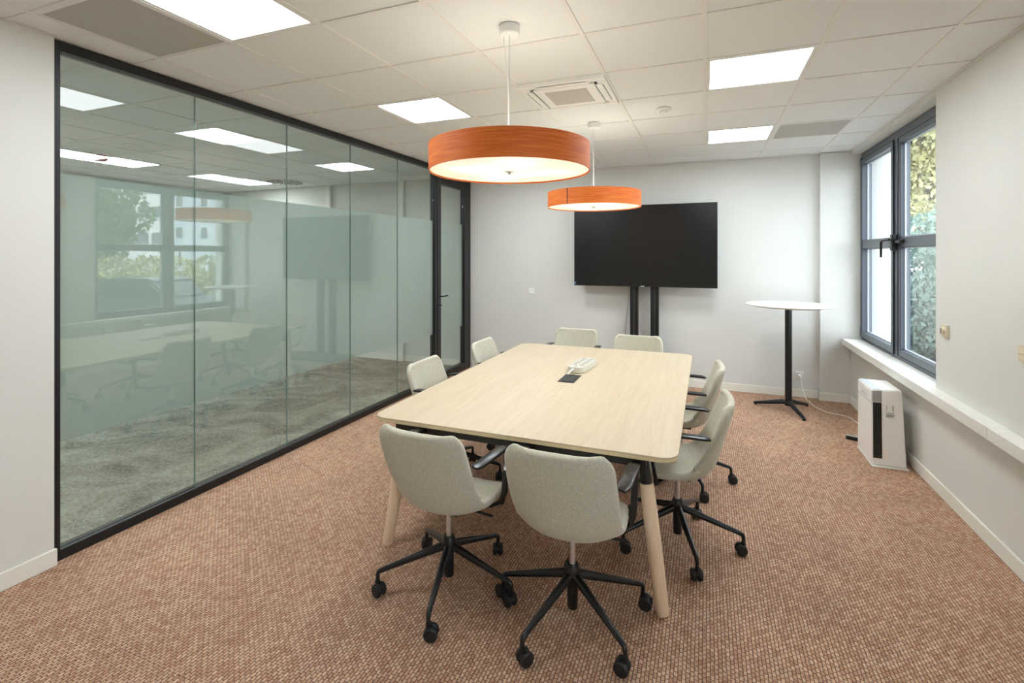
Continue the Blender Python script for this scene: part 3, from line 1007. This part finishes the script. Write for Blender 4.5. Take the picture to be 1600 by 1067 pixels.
MOUNT_M = G().lathe([(0, 0.376), (0.024, 0.376), (0.026, 0.385), (0.026, 0.395), (0, 0.395)], 20).box(-0.09, 0.09, -0.075, 0.115, 0.396, 0.412, 0.004, 1).mesh('seat_mount', M['black'], True)
LEVER_M = G().tube([(0.05, 0.02, 0.398), (0.15, 0.03, 0.388), (0.225, 0.04, 0.380)], [0.006, 0.006, 0.007], 8).mesh('height_lever', M['black_gloss'], True)
TAG_M = G().box(-0.012, 0.012, -0.0015, 0.0015, -0.005, 0.005).mesh('fabric_tag', M['dark_grey'])

def make_chair():
    t = thing('office_chair', 'x', 'chair')
    sh = link('seat_shell', SHELL, t)
    m = sh.modifiers.new('thickness', 'SOLIDIFY')
    m.thickness = 0.036
    m.offset = -1
    m2 = sh.modifiers.new('round', 'SUBSURF')
    m2.levels = 1
    m2.render_levels = 1
    for k in range(2):
        link('armrest', ARM[k], t)
    link('seat_mount', MOUNT_M, t)
    link('height_lever', LEVER_M, t)
    link('gas_lift', COL_M, t)
    link('lift_sleeve', SLEEVE_M, t)
    link('base_hub', HUB_M, t)
    for k in range(5):
        lg = link('base_leg', LEG_M, t, rot=(0, 0, 2 * PI * k / 5))
        link('caster', CASTER_M, lg, loc=(RB, 0, 0), rot=(0, 0, random.uniform(0, 2 * PI)))
    return t

CHAIRS = [
    (-1.195, 2.172, -4, -76, 'grey swivel chair at the near left, its back to the camera beside the left leg'),
    (-0.565, 2.18, 0, -111, 'grey swivel chair nearest the camera, its back beside the right front table leg'),
    (-0.155, 2.985, 90, -71, 'grey swivel chair on the right side of the table, nearer of the two there'),
    (-0.175, 3.85, 90, -64, 'grey swivel chair on the right side of the table, farther of the two there'),
    (-1.735, 3.22, -90, 20, 'grey swivel chair on the left side of the table, nearer of the two there'),
    (-1.690, 4.17, -90, 50, 'grey swivel chair on the left side of the table, beside the glass door'),
    (-1.300, 4.95, 180, 10, 'grey swivel chair at the far end of the table, left of the screen posts'),
    (-0.625, 4.73, 180, 33, 'grey swivel chair tucked under the far table end before the screen posts'),
]
proto = make_chair()
for k, (x, y, yaw, phi, lab) in enumerate(CHAIRS):
    c = proto if k == 0 else copy_tree(proto)
    c.location = (x, y, 0.0)
    c.rotation_euler = (0, 0, R(yaw))
    c['label'] = lab
    c['group'] = 'swivel chairs around the conference table'
    n = 0
    for ch in c.children:
        if ch.name.startswith('base_leg'):
            ch.rotation_euler = (0, 0, R(phi - yaw + 72 * n))
            for cs in ch.children:
                cs.rotation_euler = (0, 0, random.uniform(0, 2 * PI))
            n += 1

# ------------------------------------------------------------------ screen on its stand
st = thing('screen_stand', 'black two-post floor stand carrying the big screen', 'stand', (-0.73, 6.40, 0))
for s in (-1, 1):
    G().box(s * 0.126 - 0.05, s * 0.126 + 0.05, -0.01, 0.06, 0.031, 1.95, 0.006, 2).obj('post', M['black_frame'], st)
    G().box(s * 0.126 - 0.008, s * 0.126 + 0.008, -0.014, -0.011, 0.06, 1.93).obj('cable_channel', M['dark_grey'], st)
G().prism(rounded(-0.50, 0.50, -0.42, 0.12, 0.03, 4), 0.001, 0.03, 0.004).obj('base_plate', M['black_frame'], st)
for z in (1.40, 2.0):
    G().box(-0.36, 0.36, -0.018, -0.0105, z - 0.03, z + 0.03, 0.003, 1).obj('mounting_bar', M['black'], st)
tv = thing('display_screen', 'large black flat display screen standing in front of the far wall', 'screen', (-0.747, 6.35, 1.255))
G().box(-0.872, 0.872, -0.020, 0.026, 0.0, 1.028, 0.006, 2).obj('screen_body', M['black_gloss'], tv)
G().box(-0.862, 0.862, -0.0225, -0.0205, 0.018, 1.018).obj('screen_panel', M['screen'], tv)
G().box(-0.025, 0.025, -0.0225, -0.0205, 0.003, 0.011).obj('indicator', M['silver'], tv)
G().box(-0.866, -0.846, -0.0245, -0.0228, 0.02, 0.05).obj('sticker', pbr('blue_sticker', rgb(110, 140, 190), 0.4), tv)
cab = G().tube([(-0.93, 6.40, 1.27), (-0.935, 6.47, 1.05), (-0.975, 6.535, 0.80), (-1.0, 6.54, 0.5), (-1.02, 6.542, 0.15), (-1.02, 6.542, 0.10)], 0.004, 6).obj('screen_cable', M['grey_plastic'], None, True)
tag(cab, 'thin grey cable hanging from the screen beside the stand posts', 'cable')

# ------------------------------------------------------------------ high table
ht = thing('standing_table', 'tall round white standing table on a black tripod column by the window', 'table', (0.812, 5.95, 0))
ZT = 1.132
G().lathe([(0, ZT), (0.395, ZT), (0.410, ZT - 0.002), (0.416, ZT - 0.007), (0.412, ZT - 0.012), (0.34, ZT - 0.030), (0, ZT - 0.030)], 72).obj('tabletop', M['white_matt'], ht, True)
G().lathe([(0, ZT - 0.0305), (0.12, ZT - 0.0305), (0.11, ZT - 0.038), (0, ZT - 0.038)], 28).obj('top_plate', M['black'], ht, True)
G().tube([(0, 0, 0.055), (0, 0, 0.12), (0, 0, ZT - 0.038)], [0.036, 0.034, 0.034], 24).obj('column', M['black'], ht, True)
for a in (159, -73, 50):
    lg = G().tube([(0.01, 0, 0.085), (0.06, 0, 0.085), (0.20, 0, 0.050), (0.325, 0, 0.022), (0.345, 0, 0.016)], [0.028, 0.027, 0.021, 0.016, 0.010], 12).obj('leg', M['black'], ht, True, rot=(0, 0, R(a)))
    G().disc((0.325, 0, 0.006), (0, 0, 1), 0.016, 0.011, 14).obj('foot_pad', M['rubber'], lg)

# ------------------------------------------------------------------ air purifier
pu = thing('air_purifier', 'white floor standing air purifier with a dark side vent below the window', 'air purifier', (1.205, 4.61, 0))
W, D, H = 0.222, 0.40, 0.60
G().prism([(-0.002, -0.012), (W + 0.012, -0.006), (W + 0.012, D + 0.01), (-0.002, D + 0.01)], 0.001, 0.014, 0.003).obj('base_plate', M['white_plastic'], pu)
g = G()
lo = [(0.0, 0.005), (W, 0.0), (W, D), (0.0, D)]
hi = [(0.0, 0.018), (W - 0.018, 0.040), (W - 0.018, D - 0.02), (0.0, D - 0.01)]
vl = [g.bm.verts.new((x, y, 0.016)) for x, y in lo]
vh = [g.bm.verts.new((x, y, H)) for x, y in hi]
g.bm.faces.new(list(reversed(vl)))
g.bm.faces.new(vh)
for k in range(4):
    g.bm.faces.new((vl[k], vl[(k + 1) % 4], vh[(k + 1) % 4], vh[k]))
bmesh.ops.bevel(g.bm, geom=list(g.bm.edges), offset=0.007, segments=2, affect='EDGES')
body = g.obj('body', M['white_plastic'], pu, True)
# dark outlet on the side that faces the room's near end
def fy(z, x=0.03):
    f = (z - 0.016) / (H - 0.016)
    a = 0.005 - 0.005 * (x / W)
    b = 0.018 + 0.022 * (x / (W - 0.018))
    return a + (b - a) * f
og = G()
x0, x1, z0, z1 = 0.008, 0.066, 0.070, 0.500
v = [og.bm.verts.new(p) for p in ((x0, fy(z0, x0) - 0.0015, z0), (x1, fy(z0, x1) - 0.0015, z0), (x1, fy(z1, x1) - 0.0015, z1), (x0, fy(z1, x0) - 0.0015, z1))]
v2 = [og.bm.verts.new(w.co + Vector((0, 0.02, 0))) for w in v]
og.bm.faces.new(v)
og.bm.faces.new(list(reversed(v2)))
for k in range(4):
    og.bm.faces.new((v[k], v2[k], v2[(k + 1) % 4], v[(k + 1) % 4]))
outlet = og.obj('air_outlet', M['dark_grey'], pu)
for k in range(4):
    xx = 0.016 + 0.014 * k
    G().tube([(xx, fy(z0 + 0.004, xx) - 0.003, z0 + 0.004), (xx, fy(z1 - 0.004, xx) - 0.003, z1 - 0.004)], 0.0028, 6).obj('slat', M['black_gloss'], outlet)
for zz in (0.2, 0.36):
    G().box(x0 + 0.002, x1 - 0.002, fy(zz, 0.035) - 0.009, fy(zz, 0.035) - 0.0055, zz, zz + 0.005).obj('crossbar', M['black_gloss'], outlet)
og = G()
for zz, x in ((0.505, 0.006), (0.505, 0.068), (0.592, 0.068), (0.592, 0.006)):
    og.bm.verts.new((x, fy(zz, x) - 0.0012, zz))
og.bm.verts.ensure_lookup_table()
v = og.bm.verts[:]
v2 = [og.bm.verts.new(w.co + Vector((0, 0.01, 0))) for w in v]
og.bm.faces.new(v)
og.bm.faces.new(list(reversed(v2)))
for k in range(4):
    og.bm.faces.new((v[k], v2[k], v2[(k + 1) % 4], v[(k + 1) % 4]))
og.obj('grey_cap', M['grey_plastic'], pu)
G().box(0.010, 0.062, 0.030, D - 0.022, H + 0.0003, H + 0.0022).obj('top_strip', M['silver'], pu)
G().box(-0.0022, -0.0004, 0.12, 0.30, 0.505, 0.578, 0.0008, 1).obj('control_panel', M['white_matt'], pu)
for k in range(3):
    G().box(-0.0036, -0.0023, 0.15 + 0.045 * k, 0.168 + 0.045 * k, 0.520, 0.528).obj('button', M['grey_plastic'], pu)
G().box(-0.0016, -0.0004, 0.022, D - 0.02, 0.4935, 0.4965).obj('panel_seam', M['grey_plastic'], pu)
# small grey print on the side: outline box with lines of text and a symbol
prn = G()
for zz, xa, xb in ((0.470, 0.098, 0.101), (0.470, 0.138, 0.144)):
    prn.box(xa, xb, fy(zz, xa) - 0.0024, fy(zz, xa) - 0.0006, zz - 0.03, zz + 0.012)
for k in range(4):
    zz = 0.425 - 0.009 * k
    prn.box(0.095, 0.150 - 0.008 * (k % 2), fy(zz, 0.12) - 0.0035, fy(zz, 0.12) - 0.0006, zz, zz + 0.003)
pr_o = prn.obj('printed_notice', M['grey_plastic'], pu)
pr_o['kind'] = 'stuff'

rem = thing('plug_adapter', 'small black adapter lying on the carpet left of the air purifier', 'adapter', (1.225, 5.215, 0.0), R(70))
G().box(-0.028, 0.028, -0.055, 0.055, 0.001, 0.034, 0.007, 2).obj('adapter_body', M['black_gloss'], rem, True)
G().box(-0.026, 0.026, -0.053, 0.053, 0.0343, 0.036, 0.0005, 1).obj('adapter_top', M['grey_plastic'], rem)

# outlet with plug and white lead to the purifier
ol = thing('wall_outlet', 'white wall outlet above the baseboard behind the standing table', 'outlet', (1.008, YF, 0.255))
G().box(-0.042, 0.042, -0.010, 0.0, -0.042, 0.042, 0.003, 2).obj('cover_plate', M['white_matt'], ol)
G().lathe([(0.021, 0), (0.024, 0), (0.024, 0.003), (0.021, 0.003)], 24, close=True).obj('socket_ring', M['grey_plastic'], ol, True, loc=(0, -0.0104, 0), rot=(R(90), 0, 0))
pl = thing('power_plug', 'white power plug with a lead, pushed into the outlet behind the standing table', 'plug', (1.008, YF - 0.0138, 0.255))
G().tube([(0, 0, 0), (0, -0.03, 0), (0.004, -0.045, -0.004)], [0.019, 0.017, 0.010], 14).obj('plug_body', M['white_plastic'], pl, True)
pts = [(1.012, 6.507, 0.250), (1.016, 6.49, 0.20), (1.03, 6.47, 0.10), (1.05, 6.40, 0.03), (1.08, 6.28, 0.008), (1.10, 6.18, 0.006), (1.17, 6.02, 0.006), (1.30, 5.95, 0.006), (1.36, 5.86, 0.006), (1.38, 5.60, 0.006), (1.35, 5.30, 0.006), (1.34, 5.08, 0.02)]
lead = catmull(pts, 66)
q = pl.location
G().tube([(a - q.x, b - q.y, c - q.z) for a, b, c in lead], 0.0036, 6).obj('lead', M['white_plastic'], pl, True)

# switches
s1 = thing('light_switch', 'white square light switch on the far wall left of the screen', 'switch', (-2.29, YF, 1.145))
G().box(-0.043, 0.043, -0.010, 0.0, -0.043, 0.043, 0.003, 2).obj('cover_plate', M['white_matt'], s1)
G().box(-0.030, 0.030, -0.0135, -0.0103, -0.030, 0.030, 0.001, 1).obj('rocker', M['white_plastic'], s1)
th = thing('wall_thermostat', 'cream thermostat dial on the right wall beside the window', 'thermostat', (XR, 4.145, 1.143))
G().box(-0.016, 0.0, -0.042, 0.042, -0.042, 0.042, 0.003, 2).obj('cover_plate', M['cream_plastic'], th)
G().lathe([(0, 0), (0.024, 0), (0.021, 0.012), (0, 0.012)], 24).obj('dial', M['cream_plastic'], th, True, loc=(-0.0163, 0, 0), rot=(0, R(-90), 0))
G().box(-0.036, -0.029, -0.004, 0.004, -0.018, 0.018, 0.001, 1).obj('dial_grip', M['grey_plastic'], th)
s2 = thing('wall_switch', 'cream wall switch cut off by the right edge of the picture', 'switch', (XR, 3.265, 1.15))
G().box(-0.012, 0.0, -0.042, 0.042, -0.042, 0.042, 0.003, 2).obj('cover_plate', M['cream_plastic'], s2)
G().box(-0.017, -0.0123, -0.030, 0.030, 0.002, 0.030, 0.001, 1).obj('rocker', M['cream_plastic'], s2)
G().box(-0.017, -0.0123, -0.030, 0.030, -0.030, -0.002, 0.001, 1).obj('rocker', M['cream_plastic'], s2)

# ------------------------------------------------------------------ outdoors
GZ = -0.35
struct(G().box(XR + 0.301, 90, -60, 90, GZ - 0.3, GZ).obj('ground', M['asphalt']), 'grey paved ground outside the window')
fin = thing('wall_wing', 'overexposed white wing wall of the building outside the left sash', 'building wing', (0, 0, GZ))
G().box(1.96, 2.62, 8.9, 12.0, 0, 9.0).obj('wing_wall', M['render_white'], fin)
G().box(1.94, 2.64, 8.88, 12.02, 9.0, 9.12).obj('coping', M['facade_band'], fin)

def crown_mesh(name, mat, blobs, n, size, seed):
    rnd = random.Random(seed)
    V, F = [], []
    tw = sum(b[3] ** 2 for b in blobs)
    for bx, by, bz, br in blobs:
        for _ in range(int(n * br * br / tw)):
            while True:
                d = Vector((rnd.uniform(-1, 1), rnd.uniform(-1, 1), rnd.uniform(-1, 1)))
                if 0.05 < d.length < 1:
                    break
            d = d.normalized() * (d.length ** 0.35)
            c = Vector((bx, by, bz)) + d * br
            e = Euler((rnd.uniform(0, 6.3), rnd.uniform(0, 6.3), rnd.uniform(0, 6.3))).to_matrix()
            s = size * rnd.uniform(0.6, 1.3)
            k = len(V)
            for p in ((-1, 0, 0), (0, -0.55, 0.1), (1, 0, 0), (0, 0.55, 0.1)):
                V.append(c + e @ (Vector(p) * s))
            F.append((k, k + 1, k + 2, k + 3))
    me = bpy.data.meshes.new(name)
    me.from_pydata(V, [], F)
    me.materials.append(mat)
    return me

def tree(label, loc, height, rad, mat, n, size, seed, trunk=True, name='tree', cat='tree', low=0.25):
    t = thing(name, label, cat, loc)
    rnd = random.Random(seed)
    blobs = []
    for _ in range(13):
        a = rnd.uniform(0, 6.28)
        q_ = rnd.uniform(0, 0.62) * rad
        blobs.append((q_ * math.cos(a), q_ * math.sin(a), height * rnd.uniform(low + 0.12, 0.86), rad * rnd.uniform(0.34, 0.56)))
    f = link('foliage', crown_mesh('foliage', mat, blobs, n, size, seed), t)
    f['kind'] = 'stuff'
    if trunk:
        G().tube([(0, 0, 0), (0.05, 0.03, height * 0.3), (0.0, 0.1, height * 0.75)], [0.045 * rad, 0.035 * rad, 0.01 * rad], 10).obj('trunk', M['bark'], t, True)
        for k in range(4):
            a = 1.6 * k + seed
            G().tube([(0.03, 0.05, height * (0.32 + .08 * k)), (rad * .5 * math.cos(a), rad * .5 * math.sin(a), height * (0.5 + .08 * k))], [0.02 * rad, 0.006 * rad], 6).obj('branch', M['bark'], t)
    return t

tree('yellow green autumn tree outside the right window sash', (5.7, 16.8, GZ), 9.0, 2.6, M['leaf'][1], 32000, 0.08, 3)
tree('green tree behind the yellow one outside the window', (9.0, 22.0, GZ), 7.5, 3.0, M['leaf'][0], 8000, 0.11, 5)
tree('haze-tinted blue green shrub below the yellow tree outside the window', (4.15, 11.4, GZ), 3.0, 1.15, M['leaf'][2], 16000, 0.055, 8, trunk=False, name='shrub', cat='shrub', low=-0.05)
tree('dark leafy tree before the office block, seen mirrored in the glass', (27.5, 18.4, GZ), 7.2, 3.1, M['leaf'][0], 6000, 0.16, 11)

SY, CY = math.sin(0.37587), math.cos(0.37587)
def mdir(a, d):
    return Vector((-6.54 + (SY - a * CY) * d, (CY + a * SY) * d, 0))

def facade(label, a0, a1, d, floors, fh, bays, wall, name, z_first, win_h, fill, depth=9.0):
    """office block whose front faces the room"""
    p1, p0 = mdir(a0, d), mdir(a1, d)
    L = (p1 - p0).length
    t = thing(name, label, 'building', (p0.x, p0.y, GZ), math.atan2(p1.y - p0.y, p1.x - p0.x))
    Hh = z_first + floors * fh
    G().box(0, L, 0.02, depth, 0, Hh).obj('block', wall, t)
    G().box(-0.2, L + 0.2, -0.2, depth + 0.2, Hh, Hh + 0.4).obj('roof', M['facade_band'], t)
    bw = L / bays
    for f in range(floors):
        z = z_first + f * fh
        if fill > 0.7:
            G().box(0, L, -0.06, 0.019, z - 0.25, z - 0.08).obj('string_course', M['facade_band'], t)
        for b in range(bays):
            w = bw * fill
            x = b * bw + (bw - w) / 2
            fr_ = G().box(x, x + w, -0.03, 0.0, z, z + win_h).obj('window', M['white_matt'], t)
            G().box(x + 0.06, x + w - 0.06, -0.045, -0.031, z + 0.06, z + win_h - 0.06).obj('pane', M['facade_window'], fr_)
    return t
facade('white office block with rows of windows, mirrored in the left glass', -1.02, -0.62, 62, 4, 3.3, 14, M['render_white'], 'office_building', 3.4, 1.5, 0.86)
facade('pale blue block with single small windows, mirrored in the glass', -0.70, -0.50, 50, 3, 3.2, 4, M['render_pale'], 'apartment_building', 3.7, 1.2, 0.30)

hp0, hp1 = mdir(-0.95, 20), mdir(-0.50, 20)
hv = hp1 - hp0
hedge = thing('hedge', 'long clipped yellow green hedge outside, mirrored in the glass', 'hedge', (hp0.x, hp0.y, GZ), math.atan2(hv.y, hv.x))
hb = [(hv.length * k / 15, 0, 0.55 + 0.6 * (k % 2), 0.85) for k in range(16)]
hf = link('foliage', crown_mesh('foliage', M['hedge_leaf'], hb, 9000, 0.10, 21), hedge)
hf['kind'] = 'stuff'
G().box(0, hv.length, -0.35, 0.35, 0, 1.35).obj('hedge_core', M['hedge_leaf'], hedge)

cp = mdir(-0.80, 12.3)
car = thing('parked_car', 'dark parked car outside whose roof is mirrored in the glass', 'car', (cp.x, cp.y, GZ), -0.376)
def side_prism(outline, y0, y1, bevel):
    g = G()
    lo = [g.bm.verts.new((x, y0, z)) for x, z in outline]
    hi = [g.bm.verts.new((x, y1, z)) for x, z in outline]
    g.bm.faces.new(lo)
    g.bm.faces.new(list(reversed(hi)))
    for k in range(len(lo)):
        g.bm.faces.new((lo[k], hi[k], hi[(k + 1) % len(lo)], lo[(k + 1) % len(lo)]))
    bmesh.ops.recalc_face_normals(g.bm, faces=g.bm.faces)
    bmesh.ops.bevel(g.bm, geom=list(g.bm.edges), offset=bevel, segments=2, affect='EDGES')
    return g
side_prism([(-2.1, 0.3), (2.1, 0.3), (2.15, 0.6), (2.0, 0.82), (1.1, 0.95), (-1.9, 0.98), (-2.15, 0.75)], -0.86, 0.86, 0.05).obj('body', M['car_paint'], car, True)
side_prism([(-1.75, 0.97), (1.05, 0.95), (0.35, 1.36), (-1.35, 1.38)], -0.74, 0.74, 0.04).obj('cabin_glass', M['car_glass'], car, True)
side_prism([(-1.40, 1.375), (0.42, 1.355), (0.30, 1.44), (-1.25, 1.45)], -0.70, 0.70, 0.03).obj('roof', M['car_paint'], car, True)
for x in (-1.3, 1.35):
    for s in (-1, 1):
        G().disc((x, s * 0.79, 0.315), (0, 1, 0), 0.31, 0.2, 22, 0.03).obj('wheel', M['rubber'], car, True)
